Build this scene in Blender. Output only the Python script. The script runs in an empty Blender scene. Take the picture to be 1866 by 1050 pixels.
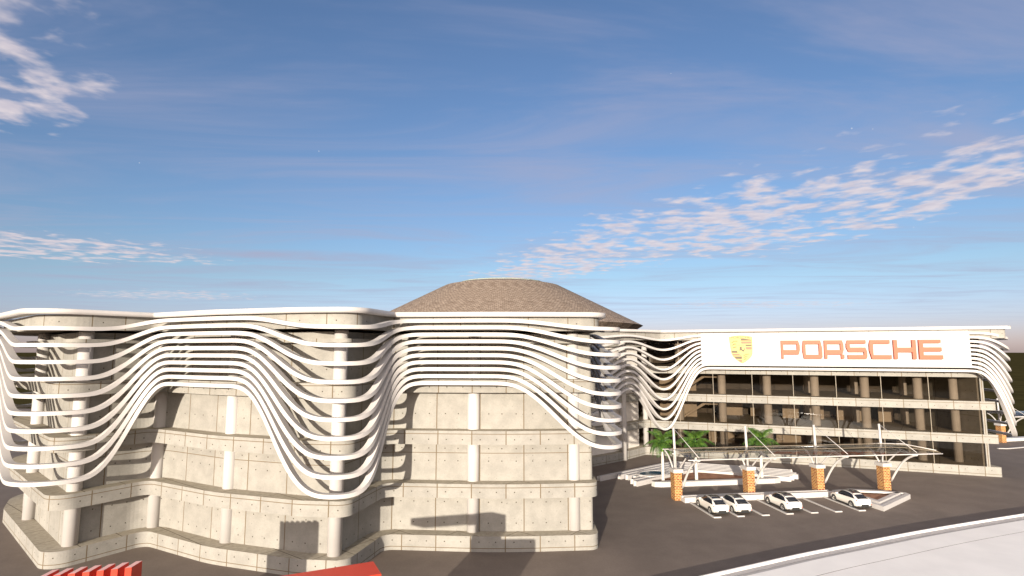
import bpy, bmesh, math, random
from mathutils import Vector, Matrix
random.seed(7)
sc = bpy.context.scene
COL = sc.collection
R = math.radians
pi = math.pi

# ------------------------------------------------------------ node helpers
class NT:
    def __init__(s, tree):
        s.t = tree; s.n = tree.nodes; s.l = tree.links
    def new(s, typ, **kw):
        n = s.n.new(typ)
        for k, v in kw.items(): setattr(n, k, v)
        return n
    def inp(s, sock, v):
        if v is None: return
        if isinstance(v, bpy.types.NodeSocket): s.l.new(v, sock)
        elif isinstance(v, (tuple, list)) and len(v) == 3 and sock.type == 'RGBA': sock.default_value = (*v, 1)
        else: sock.default_value = v
    def m(s, op, a, b=None, c=None, clamp=False):
        n = s.new('ShaderNodeMath', operation=op); n.use_clamp = clamp
        s.inp(n.inputs[0], a); s.inp(n.inputs[1], b); s.inp(n.inputs[2], c)
        return n.outputs[0]
    def mix(s, f, a, b, blend='MIX'):
        n = s.new('ShaderNodeMix', data_type='RGBA', blend_type=blend)
        s.inp(n.inputs[0], f); s.inp(n.inputs[6], a); s.inp(n.inputs[7], b)
        return n.outputs[2]
    def noise(s, vec, scale, detail=3, rough=.55, out=0, dist=0):
        n = s.new('ShaderNodeTexNoise')
        n.inputs['Scale'].default_value = scale; n.inputs['Detail'].default_value = detail
        n.inputs['Roughness'].default_value = rough; n.inputs['Distortion'].default_value = dist
        if vec is not None: s.l.new(vec, n.inputs['Vector'])
        return n.outputs[out]
    def ss(s, v, lo, hi, a=0., b=1.):
        n = s.new('ShaderNodeMapRange', interpolation_type='SMOOTHSTEP')
        s.inp(n.inputs[0], v); s.inp(n.inputs[1], lo); s.inp(n.inputs[2], hi)
        s.inp(n.inputs[3], a); s.inp(n.inputs[4], b)
        return n.outputs[0]

def mat(name, col=(.5, .5, .5), rough=.6, metal=0., spec=.5):
    m = bpy.data.materials.new(name); m.use_nodes = True
    b = m.node_tree.nodes['Principled BSDF']
    b.inputs['Base Color'].default_value = (*col, 1)
    b.inputs['Roughness'].default_value = rough
    b.inputs['Metallic'].default_value = metal
    b.inputs['Specular IOR Level'].default_value = spec
    return m, NT(m.node_tree), b

def noisy(name, col, rough=.6, scale=1.5, amt=.12, spec=.4, bump=0., bscale=20):
    m, t, b = mat(name, col, rough, 0, spec)
    tc = t.new('ShaderNodeTexCoord')
    n = t.noise(tc.outputs['Object'], scale, 4, .6)
    f = t.ss(n, .3, .7, 1 - amt, 1 + amt * .6)
    mm = t.new('ShaderNodeVectorMath', operation='SCALE')
    mm.inputs[0].default_value = col; t.l.new(f, mm.inputs['Scale'])
    t.l.new(mm.outputs[0], b.inputs['Base Color'])
    if bump:
        n2 = t.noise(tc.outputs['Object'], bscale, 4, .6)
        bp = t.new('ShaderNodeBump'); bp.inputs['Strength'].default_value = bump
        bp.inputs['Distance'].default_value = .02
        t.l.new(n2, bp.inputs['Height']); t.l.new(bp.outputs[0], b.inputs['Normal'])
    return m

def concrete(name, per, hl, hz, holes, base=(.278, .264, .236), double=None, joint=(.13, .098, .062)):
    """board-cast concrete: vertical joints every per metres, level joints at heights hl, tie holes"""
    m, t, b = mat(name, base, .85, 0, .2)
    uv = t.new('ShaderNodeUVMap', uv_map='uv'); sp = t.new('ShaderNodeSeparateXYZ'); t.l.new(uv.outputs[0], sp.inputs[0])
    u, v = sp.outputs[0], sp.outputs[1]
    def line(x, w): # 1 on the joint
        return t.m('LESS_THAN', t.m('ABSOLUTE', x), w)
    um = t.m('SUBTRACT', t.m('MODULO', t.m('ADD', u, 400 * per + per / 2), per), per / 2)
    J = line(um, .045)
    if double:
        um2 = t.m('SUBTRACT', t.m('MODULO', t.m('ADD', u, 400 * per + per / 2 - .55), double), double / 2)
        J = t.m('MAXIMUM', J, line(um2, .04))
    for z in hl: J = t.m('MAXIMUM', J, line(t.m('SUBTRACT', v, z), .03))
    H = None
    for du in holes:
        dx = t.m('SUBTRACT', t.m('MODULO', t.m('ADD', u, 400 * per - du + per / 2), per), per / 2)
        for z in hz:
            dy = t.m('SUBTRACT', v, z)
            r = t.m('SQRT', t.m('ADD', t.m('MULTIPLY', dx, dx), t.m('MULTIPLY', dy, dy)))
            h = t.m('LESS_THAN', r, .055)
            H = h if H is None else t.m('MAXIMUM', H, h)
    n1 = t.noise(uv.outputs[0], .8, 5, .6); n2 = t.noise(uv.outputs[0], 7, 4, .7)
    pit = t.noise(uv.outputs[0], 5.5, 2, .5)
    # each cast panel a slightly different tone
    fl = t.m('FLOOR', t.m('DIVIDE', t.m('ADD', u, 400 * per), per))
    wn = t.new('ShaderNodeTexWhiteNoise', noise_dimensions='1D'); t.l.new(fl, wn.inputs['W'])
    tone = t.m('MULTIPLY', t.ss(n1, .3, .7, .88, 1.07), t.ss(n2, .25, .75, .93, 1.05))
    tone = t.m('MULTIPLY', tone, t.ss(wn.outputs[0], 0, 1, .94, 1.04))
    vm = t.new('ShaderNodeVectorMath', operation='SCALE'); vm.inputs[0].default_value = base; t.l.new(tone, vm.inputs['Scale'])
    c = t.mix(t.ss(pit, .69, .75), vm.outputs[0], tuple(x * .5 for x in base))
    if H is not None: c = t.mix(H, c, (.06, .05, .035))
    c = t.mix(J, c, joint)
    t.l.new(c, b.inputs['Base Color'])
    bp = t.new('ShaderNodeBump'); bp.inputs['Strength'].default_value = .25; bp.inputs['Distance'].default_value = .01
    t.l.new(n2, bp.inputs['Height']); t.l.new(bp.outputs[0], b.inputs['Normal'])
    return m

M = {}
M['whitepave'] = noisy('white_paving', (.82, .785, .735), .6, .25, .05, .3)
M['white'] = noisy('white_paint', (.47, .445, .425), .55, .5, .04, .3)
M['whitewall'] = noisy('white_plaster', (.62, .58, .53), .7, .7, .06, .3)
M['bandc'] = concrete('concrete_band', 3.04, (.3, 5.38, 9.98, 14.55), (.82, 5.0, 9.5, 14.1, 19.75), (.75, 2.2))
M['wallc'] = concrete('concrete_wall', 4.0, (8.1,), (2.0, 3.8, 7.4, 8.5, 11.6, 15.8), (.8, 2.0, 3.3))
M['parac'] = concrete('concrete_parapet', 6.1, (), (19.75,), (1.3, 4.4), double=12.2)
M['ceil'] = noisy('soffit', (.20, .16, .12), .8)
def deck():
    m, t, b = mat('deck', (.3, .26, .2), .8, 0, .2)
    uv = t.new('ShaderNodeUVMap', uv_map='uv'); sp = t.new('ShaderNodeSeparateXYZ'); t.l.new(uv.outputs[0], sp.inputs[0])
    a = t.m('ADD', t.m('MULTIPLY', sp.outputs[0], .6), t.m('MULTIPLY', sp.outputs[1], .8))
    c = t.m('SUBTRACT', t.m('MULTIPLY', sp.outputs[0], .8), t.m('MULTIPLY', sp.outputs[1], .6))
    J = t.m('LESS_THAN', t.m('MODULO', t.m('ADD', a, 500), 3.1), .07)
    J = t.m('MAXIMUM', J, t.m('LESS_THAN', t.m('MODULO', t.m('ADD', c, 500), 4.3), .06))
    n = t.noise(uv.outputs[0], 2.5, 5, .65)
    vm = t.new('ShaderNodeVectorMath', operation='SCALE'); vm.inputs[0].default_value = (.36, .32, .25)
    t.l.new(t.ss(n, .3, .7, .8, 1.1), vm.inputs['Scale'])
    t.l.new(t.mix(J, vm.outputs[0], (.10, .075, .05)), b.inputs['Base Color'])
    return m
M['deck'] = deck()
def glass(name, tint, rough=.03, ior=1.45, extra=.03):
    m = bpy.data.materials.new(name); m.use_nodes = True; t = NT(m.node_tree); t.n.clear()
    o = t.new('ShaderNodeOutputMaterial'); mx = t.new('ShaderNodeMixShader')
    tr = t.new('ShaderNodeBsdfTransparent'); tr.inputs[0].default_value = (*tint, 1)
    gl = t.new('ShaderNodeBsdfGlossy'); gl.inputs['Roughness'].default_value = rough; gl.inputs[0].default_value = (.9, .9, .9, 1)
    fr = t.new('ShaderNodeFresnel'); fr.inputs[0].default_value = ior
    t.l.new(t.m('ADD', fr.outputs[0], extra), mx.inputs[0])
    t.l.new(tr.outputs[0], mx.inputs[1]); t.l.new(gl.outputs[0], mx.inputs[2]); t.l.new(mx.outputs[0], o.inputs[0])
    return m
M['glass'] = glass('tinted_window_glass', (.52, .475, .42), .03, 1.33, 0)
M['clearglass'] = glass('canopy_glass', (.80, .80, .77), .08, 1.18, 0)
M['frame'] = noisy('window_frame', (.19, .155, .11), .5)
M['dark'] = noisy('dark_gap', (.02, .02, .022), .6)
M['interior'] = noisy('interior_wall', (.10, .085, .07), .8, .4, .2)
M['tan'] = noisy('interior_panel', (.42, .36, .29), .8, .5, .1)
M['colin'] = noisy('interior_column', (.50, .47, .44), .7, .6, .08)
def asphalt():
    m, t, b = mat('asphalt', (.1, .09, .08), .85, 0, .25)
    tc = t.new('ShaderNodeTexCoord')
    n = t.noise(tc.outputs['Object'], .035, 5, .6); n2 = t.noise(tc.outputs['Object'], 6, 4, .7); n3 = t.noise(tc.outputs['Object'], .3, 5, .65)
    f = t.m('MULTIPLY', t.m('MULTIPLY', t.ss(n, .3, .7, .9, 1.1), t.ss(n2, .2, .8, .9, 1.1)), t.ss(n3, .3, .7, .90, 1.09))
    vm = t.new('ShaderNodeVectorMath', operation='SCALE'); vm.inputs[0].default_value = (.16, .128, .105); t.l.new(f, vm.inputs['Scale'])
    t.l.new(vm.outputs[0], b.inputs['Base Color'])
    return m
M['asphalt'] = asphalt()
M['grass'] = noisy('grassland', (.05, .042, .016), 1, .05, .25, 0)
M['soil'] = noisy('bare_soil', (.30, .16, .10), .95, 1.2, .25, .1)
M['water'] = mat('pool_water', (.03, .09, .14), .06, 0, .8)[0]
M['red'] = noisy('red_paint', (.55, .045, .02), .5, .8, .05, .4)
M['pink'] = noisy('pale_red_top', (.74, .42, .38), .6, .8, .05, .3)  # paler red for the fin tops
M['guttershade'] = noisy('painted_gutter_shade', (.07, .085, .15), .9, 4, .3, .1)  # dark blue that paints the shade in the planter gutters
M['orange'] = noisy('orange_letter', (.46, .085, .035), .5, .8, .04, .3)
def brick():
    m, t, b = mat('brick', (.5, .2, .06), .85, 0, .2)
    uv = t.new('ShaderNodeUVMap', uv_map='uv')
    bt = t.new('ShaderNodeTexBrick'); t.l.new(uv.outputs[0], bt.inputs['Vector'])
    bt.inputs['Color1'].default_value = (.17, .022, .008, 1); bt.inputs['Color2'].default_value = (.38, .15, .035, 1)
    bt.inputs['Mortar'].default_value = (.50, .35, .16, 1); bt.inputs['Scale'].default_value = 1
    bt.inputs['Mortar Size'].default_value = .03; bt.inputs['Brick Width'].default_value = .38; bt.inputs['Row Height'].default_value = .19
    bt.inputs['Bias'].default_value = -.1
    t.l.new(bt.outputs[0], b.inputs['Base Color']); return m
M['brick'] = brick()
def shingle():
    m, t, b = mat('shingles', (.2, .14, .1), .85, 0, .2)
    uv = t.new('ShaderNodeUVMap', uv_map='uv')
    bt = t.new('ShaderNodeTexBrick'); t.l.new(uv.outputs[0], bt.inputs['Vector'])
    bt.inputs['Color1'].default_value = (.34, .27, .21, 1); bt.inputs['Color2'].default_value = (.17, .125, .092, 1)
    bt.inputs['Mortar'].default_value = (.06, .038, .028, 1); bt.inputs['Scale'].default_value = 1
    bt.inputs['Mortar Size'].default_value = .045; bt.inputs['Brick Width'].default_value = .62; bt.inputs['Row Height'].default_value = .36
    n = t.noise(uv.outputs[0], 2.0, 3, .6)
    c = t.mix(t.ss(n, .3, .7, 0, .5), bt.outputs[0], (.25, .195, .15))
    t.l.new(c, b.inputs['Base Color'])
    bp = t.new('ShaderNodeBump'); bp.inputs['Strength'].default_value = .6; bp.inputs['Distance'].default_value = .08
    t.l.new(bt.outputs['Fac'], bp.inputs['Height']); bp.invert = True; t.l.new(bp.outputs[0], b.inputs['Normal'])
    return m
M['shingle'] = shingle()
def carpaint():
    m, t, b = mat('car_paint', (.74, .70, .64), .28, 0, .5)
    b.inputs['Coat Weight'].default_value = .7; b.inputs['Coat Roughness'].default_value = .05; return m
M['car'] = carpaint()
M['carglass'] = mat('car_glass', (.012, .014, .02), .05, 0, .7)[0]
M['black'] = noisy('black_plastic', (.02, .02, .02), .5, 3, .1)
M['tyre'] = noisy('tyre_rubber', (.025, .025, .025), .85, 3, .1)
M['alloy'] = mat('alloy', (.55, .53, .5), .3, .9)[0]
M['tail'] = mat('tail_lamp', (.14, .05, .035), .15, 0, .6)[0]
M['redlamp'] = mat('reflector', (.5, .02, .01), .3)[0]
M['chrome'] = mat('chrome', (.7, .7, .7), .15, 1)[0]
M['trunk'] = noisy('palm_trunk', (.62, .58, .52), .85, 3, .12)
M['shaft'] = noisy('palm_crownshaft', (.16, .34, .05), .5, 3, .15)
def leafm():
    m, t, b = mat('palm_leaf', (.06, .2, .03), .45, 0, .4)
    oi = t.new('ShaderNodeTexCoord'); n = t.noise(oi.outputs['Object'], 2.3, 3, .6)
    c = t.mix(t.ss(n, .35, .7), (.016, .06, .009), (.08, .15, .018))
    n2 = t.noise(oi.outputs['Object'], 9, 2, .5)
    c = t.mix(t.ss(n2, .68, .72), c, (.22, .12, .015))
    t.l.new(c, b.inputs['Base Color']); return m
M['leaf'] = leafm()
M['skylight'] = mat('skylight_glass', (.10, .14, .15), .12, 0, .8)[0]
M['skyframe'] = mat('skylight_frame', (.28, .31, .25), .5)[0]
M['ylw'] = mat('crest_yellow', (.50, .36, .11), .6)[0]
M['khaki'] = mat('crest_black', (.085, .062, .032), .6)[0]
M['salmon'] = mat('crest_red', (.36, .13, .07), .6)[0]
M['gold'] = mat('crest_rim', (.48, .29, .05), .5)[0]
M['ink'] = mat('crest_ink', (.05, .035, .02), .6)[0]
M['grooveshade'] = noisy('painted_groove_shade', (.10, .05, .03), .8)  # dark brown for the painted groove line

# ------------------------------------------------------------ mesh helpers
def uvl(bm): return bm.loops.layers.uv.get('uv') or bm.loops.layers.uv.new('uv')
def link(name, bm, mats, parent=None, smooth=False, label=None):
    me = bpy.data.meshes.new(name); bm.normal_update(); bm.to_mesh(me); bm.free()
    for m in (mats if isinstance(mats, (list, tuple)) else [mats]): me.materials.append(M[m])
    if smooth: me.shade_smooth()
    o = bpy.data.objects.new(name, me); COL.objects.link(o); o.parent = parent
    if label: o['label'] = label
    return o
def tag(o, label=None, cat=None, group=None, kind=None):
    if label: o['label'] = label
    if cat: o['category'] = cat
    if group: o['group'] = group
    if kind: o['kind'] = kind
    return o
def empty(name, loc=(0, 0, 0), rz=0):
    o = bpy.data.objects.new(name, None); COL.objects.link(o); o.location = loc; o.rotation_euler = (0, 0, rz); o.empty_display_size = .5
    return o
def box(bm, x0, x1, y0, y1, z0, z1, mtx=None, mi=0):
    L = uvl(bm); vs = [bm.verts.new(Vector((x, y, z))) for z in (z0, z1) for y in (y0, y1) for x in (x0, x1)]
    if mtx is not None:
        for v in vs: v.co = mtx @ v.co
    for idx, ax in (((0, 2, 3, 1), 'z'), ((4, 5, 7, 6), 'z'), ((0, 1, 5, 4), 'y'), ((2, 6, 7, 3), 'y'), ((0, 4, 6, 2), 'x'), ((1, 3, 7, 5), 'x')):
        f = bm.faces.new([vs[i] for i in idx]); f.material_index = mi
        for i, l in zip(idx, f.loops):
            px, py, pz = (x0, x1)[i & 1], (y0, y1)[(i >> 1) & 1], (z0, z1)[(i >> 2) & 1]
            l[L].uv = (px, py) if ax == 'z' else ((px, pz) if ax == 'y' else (py, pz))
def bevel(bm, w, seg=2):
    bmesh.ops.bevel(bm, geom=[e for e in bm.edges if e.calc_face_angle(0) > .7], offset=w, segments=seg, affect='EDGES', clamp_overlap=True)
def cyl(bm, p0, p1, r0, r1=None, n=20, caps=True, mi=0):
    r1 = r0 if r1 is None else r1
    p0, p1 = Vector(p0), Vector(p1); d = (p1 - p0).normalized()
    a = d.orthogonal().normalized(); b = d.cross(a); L = uvl(bm)
    A = []; B = []
    for i in range(n):
        t = 2 * pi * i / n; w = a * math.cos(t) + b * math.sin(t)
        A.append(bm.verts.new(p0 + w * r0)); B.append(bm.verts.new(p1 + w * r1))
    for i in range(n):
        j = (i + 1) % n; f = bm.faces.new((A[i], A[j], B[j], B[i])); f.smooth = True; f.material_index = mi
    if caps:
        for q in (A[::-1], B): f = bm.faces.new(q); f.material_index = mi
def tube(bm, pts, rs, n=10, caps=True):
    pts = [Vector(p) for p in pts]; rings = []
    if not isinstance(rs, (list, tuple)): rs = [rs] * len(pts)
    ref = None
    for i, p in enumerate(pts):
        d = (pts[min(i + 1, len(pts) - 1)] - pts[max(i - 1, 0)]).normalized()
        if ref is None: ref = d.orthogonal().normalized()
        a = (ref - d * ref.dot(d)).normalized(); ref = a; b = d.cross(a)
        rings.append([bm.verts.new(p + (a * math.cos(2 * pi * k / n) + b * math.sin(2 * pi * k / n)) * rs[i]) for k in range(n)])
    for i in range(len(rings) - 1):
        for k in range(n):
            j = (k + 1) % n; f = bm.faces.new((rings[i][k], rings[i][j], rings[i + 1][j], rings[i + 1][k])); f.smooth = True
    if caps: bm.faces.new(rings[0][::-1]); bm.faces.new(rings[-1])
def prism(bm, pts, z0, z1, mi_side=0, mi_top=0, mtx=None):
    """closed outline extruded; sides get u = run along the edge, v = height; tops get plan uv"""
    L = uvl(bm); n = len(pts)
    lo = [bm.verts.new((p[0], p[1], z0)) for p in pts]; hi = [bm.verts.new((p[0], p[1], z1)) for p in pts]
    u = 0
    for i in range(n):
        j = (i + 1) % n; d = math.dist(pts[i][:2], pts[j][:2])
        f = bm.faces.new((lo[i], lo[j], hi[j], hi[i])); f.material_index = mi_side
        for l, w in zip(f.loops, ((u, z0), (u + d, z0), (u + d, z1), (u, z1))): l[L].uv = w
        u += d
    fs = []
    for q in (lo[::-1], hi):
        f = bm.faces.new(q); f.material_index = mi_top; fs.append(f)
        f.normal_update()
        for l in f.loops: l[L].uv = l.vert.co.xy
    if n > 4: bmesh.ops.triangulate(bm, faces=fs)
    if mtx is not None:
        for v in lo + hi: v.co = mtx @ v.co

def offset_verts(V, d):
    """V: [(x, y, r)], outward = right-hand side of travel"""
    n = len(V); segs = []
    for i in range(n - 1):
        a, b = Vector(V[i][:2]), Vector(V[i + 1][:2]); t = (b - a).normalized(); nn = Vector((t.y, -t.x)); segs.append((a + nn * d, b + nn * d, t))
    out = [(segs[0][0].x, segs[0][0].y, V[0][2])]
    for i in range(1, n - 1):
        a0, a1, ta = segs[i - 1]; b0, b1, tb = segs[i]
        cr = ta.x * tb.y - ta.y * tb.x
        if abs(cr) < 1e-4: p = a1
        else:
            s = ((b0 - a0).x * tb.y - (b0 - a0).y * tb.x) / cr; p = a0 + ta * s
        r = V[i][2]
        if r > 0: r = max(.25, r + (d if cr > 0 else -d))      # cr>0: turning left = convex towards outside
        out.append((p.x, p.y, r))
    out.append((segs[-1][1].x, segs[-1][1].y, V[-1][2]))
    return out
def fillet(V, seg=8):
    P = []
    for i, (x, y, r) in enumerate(V):
        p = Vector((x, y))
        if i in (0, len(V) - 1) or r <= 0: P.append(p); continue
        a = (Vector(V[i - 1][:2]) - p); b = (Vector(V[i + 1][:2]) - p)
        la, lb = a.length, b.length; a.normalize(); b.normalize()
        ang = a.angle(b); tl = r / math.tan(ang / 2); mx = min(la, lb) * .48
        if tl > mx: tl = mx; r = tl * math.tan(ang / 2)
        p0 = p + a * tl; p1 = p + b * tl; c = p + (a + b).normalized() * (r / math.sin(ang / 2))
        v0 = p0 - c; v1 = p1 - c; th = v0.angle(v1)
        sgn = 1 if v0.x * v1.y - v0.y * v1.x > 0 else -1
        k = max(3, int(seg * th / 1.0))
        for q in range(k + 1):
            t = sgn * th * q / k
            P.append(c + Vector((v0.x * math.cos(t) - v0.y * math.sin(t), v0.x * math.sin(t) + v0.y * math.cos(t))))
    return P
def strip(bm, pts, z0, z1, thick, mi=0, u0=0):
    """a wall following pts (outer face) with thickness towards the inside (left)"""
    L = uvl(bm); n = len(pts); inn = []
    for i, p in enumerate(pts):
        t = (pts[min(i + 1, n - 1)] - pts[max(i - 1, 0)]).normalized(); inn.append(p - Vector((t.y, -t.x)) * thick)
    def q(a, b, c, d, uvs):
        f = bm.faces.new((a, b, c, d)); f.material_index = mi
        for l, w in zip(f.loops, uvs): l[L].uv = w
    V = [[bm.verts.new((*p, z)) for p in pp for z in (z0, z1)] for pp in (pts, inn)]
    u = u0
    for i in range(n - 1):
        d = (pts[i + 1] - pts[i]).length; o, k = V
        q(o[2 * i], o[2 * i + 2], o[2 * i + 3], o[2 * i + 1], ((u, z0), (u + d, z0), (u + d, z1), (u, z1)))
        q(k[2 * i + 2], k[2 * i], k[2 * i + 1], k[2 * i + 3], ((u + d, z0), (u, z0), (u, z1), (u + d, z1)))
        q(o[2 * i + 1], o[2 * i + 3], k[2 * i + 3], k[2 * i + 1], ((u, z1),) * 4)
        q(o[2 * i + 2], o[2 * i], k[2 * i], k[2 * i + 2], ((u, z0),) * 4)
        u += d
    for i, fl in ((0, 0), (n - 1, 1)):
        a, b, c, d = V[0][2 * i], V[0][2 * i + 1], V[1][2 * i + 1], V[1][2 * i]
        q(*((a, b, c, d) if fl == 0 else (d, c, b, a)), ((u, z0),) * 4)

# ------------------------------------------------------------ showroom building
WA, WM = (30.41, 95.07), -.384                  # line of the glazed wing's slab edge
def wy(x, off=0): return WA[1] + WM * (x - WA[0]) + off
WT = Vector((1, WM)).normalized(); WN = Vector((WT.y, -WT.x))     # along the wing, outward
BASE = [(-40, 82, 0), (-50, 74, 5), (-56.5, 66.5, 5), (-52.0, 60.2, 5), (-36.75, 46.6, 1.6), (-32.9, 53.1, 1.0), (-24.9, 48.7, 14),
        (-16.8, 46.0, 8), (-12.75, 45.6, 1.1), (-11.25, 52.05, 1.0), (-1, 51.25, 40), (7.65, 51.95, .9), (8.2, 84.0, 1.5), (12.2, 88.0, 0),
        (17.2, 92.2, 8), (22.6, wy(22.6), .6), (67.9, wy(67.9), .35), (68.0, 98, 0)]
BACK = [Vector((66, 104)), Vector((20, 122)), Vector((-30, 112))]
def outline(d): return fillet(offset_verts(BASE, d))
bld = empty('showroom_building', (5, 60, 0))
tag(bld, 'large four storey concrete and glass building wrapped in flowing white ribbons', 'building')
INV = Matrix.Translation((-5, -60, 0))
def B(name, bm, mats, smooth=False, label=None, parent=None):
    if parent is None: bmesh.ops.transform(bm, matrix=INV, verts=bm.verts); parent = bld
    else: bmesh.ops.transform(bm, matrix=INV, verts=bm.verts)
    return link(name, bm, mats, parent, smooth, label)
LV = [(0, 1.3), (4.47, 5.68), (9.05, 10.25), (13.6, 14.75)]
bm = bmesh.new(); prism(bm, outline(0) + BACK, 0, 1.3, 0, 1); B('plinth', bm, ['bandc', 'deck'])
for z0, z1 in LV[1:]:
    bm = bmesh.new(); prism(bm, outline(-.02) + BACK, z0, z1, 0, 1); B('floor_slab', bm, ['bandc', 'deck'])
iw = next(i for i, v in enumerate(BASE) if v[:2] == (22.6, wy(22.6)))
front = BASE[:iw + 1]
# thin ledge under the roof, walls, parapet
ledge = fillet(offset_verts(front, -.55))
bm = bmesh.new(); strip(bm, ledge, 18.0, 18.32, 1.1); B('ledge', bm, 'bandc')
ic = next(i for i, v in enumerate(BASE) if v[0] == 8.2)
w1 = offset_verts(BASE[:ic + 1], -1.45); w1[-2] = (7.35, w1[-2][1], .3); w1[-1] = (7.6, w1[-1][1], 0); w1 = fillet(w1)
bm = bmesh.new(); strip(bm, w1, 1.3, 18.9, .3); B('wall', bm, 'wallc')
w2 = fillet(offset_verts(BASE[ic:iw + 1], -1.3))
bm = bmesh.new(); strip(bm, w2, 1.3, 18.9, .3); B('wall', bm, 'whitewall', label='smooth pale wall of the recess beside the glass')
# roof: parapet ring, soffit and cap
def roof_outline(extra):
    V = offset_verts(front, .35 + extra)[:-1]
    V[3] = (V[3][0] - .7 - .6 * (extra > 0), V[3][1] - .8 - .7 * (extra > 0), 5); V[4] = (V[4][0] - 1.1 - .6 * (extra > 0), V[4][1] - .3, 3.2)
    o = 1.25 + extra
    j = (25.0, wy(25.0) - (o) * 1.071, .5)
    V = [v for v in V if not (v[0] > 14)] + [(17.8 + .6 * extra, 90.4 - .8 * extra, 8), j, (68.85 + .3 * extra, wy(68.85 + .3 * extra) - o * 1.071, .5), (69.1 + .3 * extra, 99, 0)]
    return V
ro = fillet(roof_outline(0))
bm = bmesh.new(); strip(bm, ro, 19.1, 20.34, .35); B('parapet', bm, 'parac')
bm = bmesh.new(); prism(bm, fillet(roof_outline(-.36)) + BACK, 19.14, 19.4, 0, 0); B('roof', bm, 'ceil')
bm = bmesh.new(); strip(bm, fillet(roof_outline(.65)), 20.35, 20.77, 1.1); B('roof_cap', bm, 'white', True)

# columns on the plinth and the round columns of the recess
def column(x, y, r=.56, z0=1.3, z1=19.0, m='white'):
    bm = bmesh.new(); cyl(bm, (x, y, z0), (x, y, z1), r, n=32); B('column', bm, m)
for x, y in ((-36.75, 49.25), (-46.4, 56.7), (-32.95, 54.3), (-24.15, 50.15), (-14.05, 46.95), (-12.55, 53.6), (-3.5, 52.95), (5.65, 53.45), (-50.5, 62.5), (-47, 69)):
    column(x, y)
column(17.9, 93.3, .55, .004); column(11.5, 88.4, .5, 1.3); column(22.9, 99.2, .45)

# ribbons
def wing_pt(x, off): return (x, wy(x) - off * 1.071)
RPv = offset_verts(BASE[:10], 1.15)[:-1]
RPv = [(x, y, (r if r > 0 else 0)) for x, y, r in RPv]
RPv[3] = (RPv[3][0] - 1.0, RPv[3][1] - 1.0, 5); RPv[4] = (RPv[4][0] - 1.0, RPv[4][1] - .35, 3.4); RPv[5] = (RPv[5][0], RPv[5][1], 3.4); RPv[8] = (-11.75, 44.35, 3.2)
RPv += [(-10.2, 50.85, 2.2), (-1, 50.05, 40), (9.75, 50.95, 1.9), (9.4, 83.5, 3), (17.8, 89.3, 9), wing_pt(25.4, 1.45) + (3.5,), wing_pt(70.9, 1.45) + (3.6,), (71.0, 100, 0)]
RP = fillet(RPv, 16)
def resample(P, step):
    out = [P[0]]; acc = [0]; tot = 0; 
    L = [0]
    for i in range(1, len(P)): L.append(L[-1] + (P[i] - P[i - 1]).length)
    n = int(L[-1] / step); res = []; k = 0
    for i in range(n + 1):
        s = L[-1] * i / n
        while k < len(L) - 2 and L[k + 1] < s: k += 1
        t = (s - L[k]) / max(1e-9, L[k + 1] - L[k]); res.append(P[k].lerp(P[k + 1], t))
    return res, L[-1] / n
RS, step = resample(RP, .33)
# smooth the plan a little
for _ in range(4):
    RS = [RS[0]] + [(RS[i - 1] + RS[i] * 2 + RS[i + 1]) / 4 for i in range(1, len(RS) - 1)] + [RS[-1]]
ST = [((-40, 84), 19.9, 14.5), ((-52, 77), 19.3, 8.5), ((-58, 67), 19.2, 6.8), ((-54, 57.5), 19.95, 14.5), ((-49.0, 53.0), 19.95, 13.8), ((-40.9, 47.0), 19.15, 6.9), ((-35.3, 48.3), 19.15, 6.9),
      ((-30.6, 50.8), 20.0, 14.5), ((-21.7, 46.4), 20.0, 14.5), ((-15.0, 44.6), 19.2, 6.35), ((-11.9, 45.3), 19.2, 6.3), ((-9.0, 50.8), 19.97, 14.52),
      ((-.6, 50.1), 19.97, 14.52), ((8.0, 50.8), 19.28, 8.95), ((9.7, 55.5), 19.28, 8.9), ((9.6, 70), 19.9, 13.5), ((9.5, 82), 19.3, 6.5), ((12.0, 84.5), 19.3, 6.6), ((18.0, 89.8), 19.75, 11.6),
      ((25.0, 95.6), 19.1, 4.45), ((31.3, wy(31.3) - 1.5), 19.85, 14.55), ((65.3, wy(65.3) - 1.5), 19.85, 14.55), ((70.9, 79.6), 19.05, 5.5), ((71.0, 100), 19.1, 5.7)]
idx = []
k0 = 0
for (p, a, b) in ST:
    p = Vector(p); best = min(range(k0, len(RS)), key=lambda i: (RS[i] - p).length if (RS[i] - p).length < 6 or True else 1e9)
    idx.append(best); k0 = best
def ribz(i, k):
    j = 0
    while j < len(idx) - 2 and idx[j + 1] < i: j += 1
    t = (i - idx[j]) / max(1, idx[j + 1] - idx[j]); t = min(1, max(0, t))
    t = .5 - .5 * math.cos(pi * t) if True else t
    f = k / 9
    za = ST[j][1] + (ST[j][2] - ST[j][1]) * f; zb = ST[j + 1][1] + (ST[j + 1][2] - ST[j + 1][1]) * f
    return za + (zb - za) * t
isg0 = min(range(len(RS)), key=lambda i: (RS[i] - Vector((31.6, wy(31.6) - 1.5))).length)
isg1 = min(range(len(RS)), key=lambda i: (RS[i] - Vector((65.2, wy(65.2) - 1.5))).length)
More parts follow.
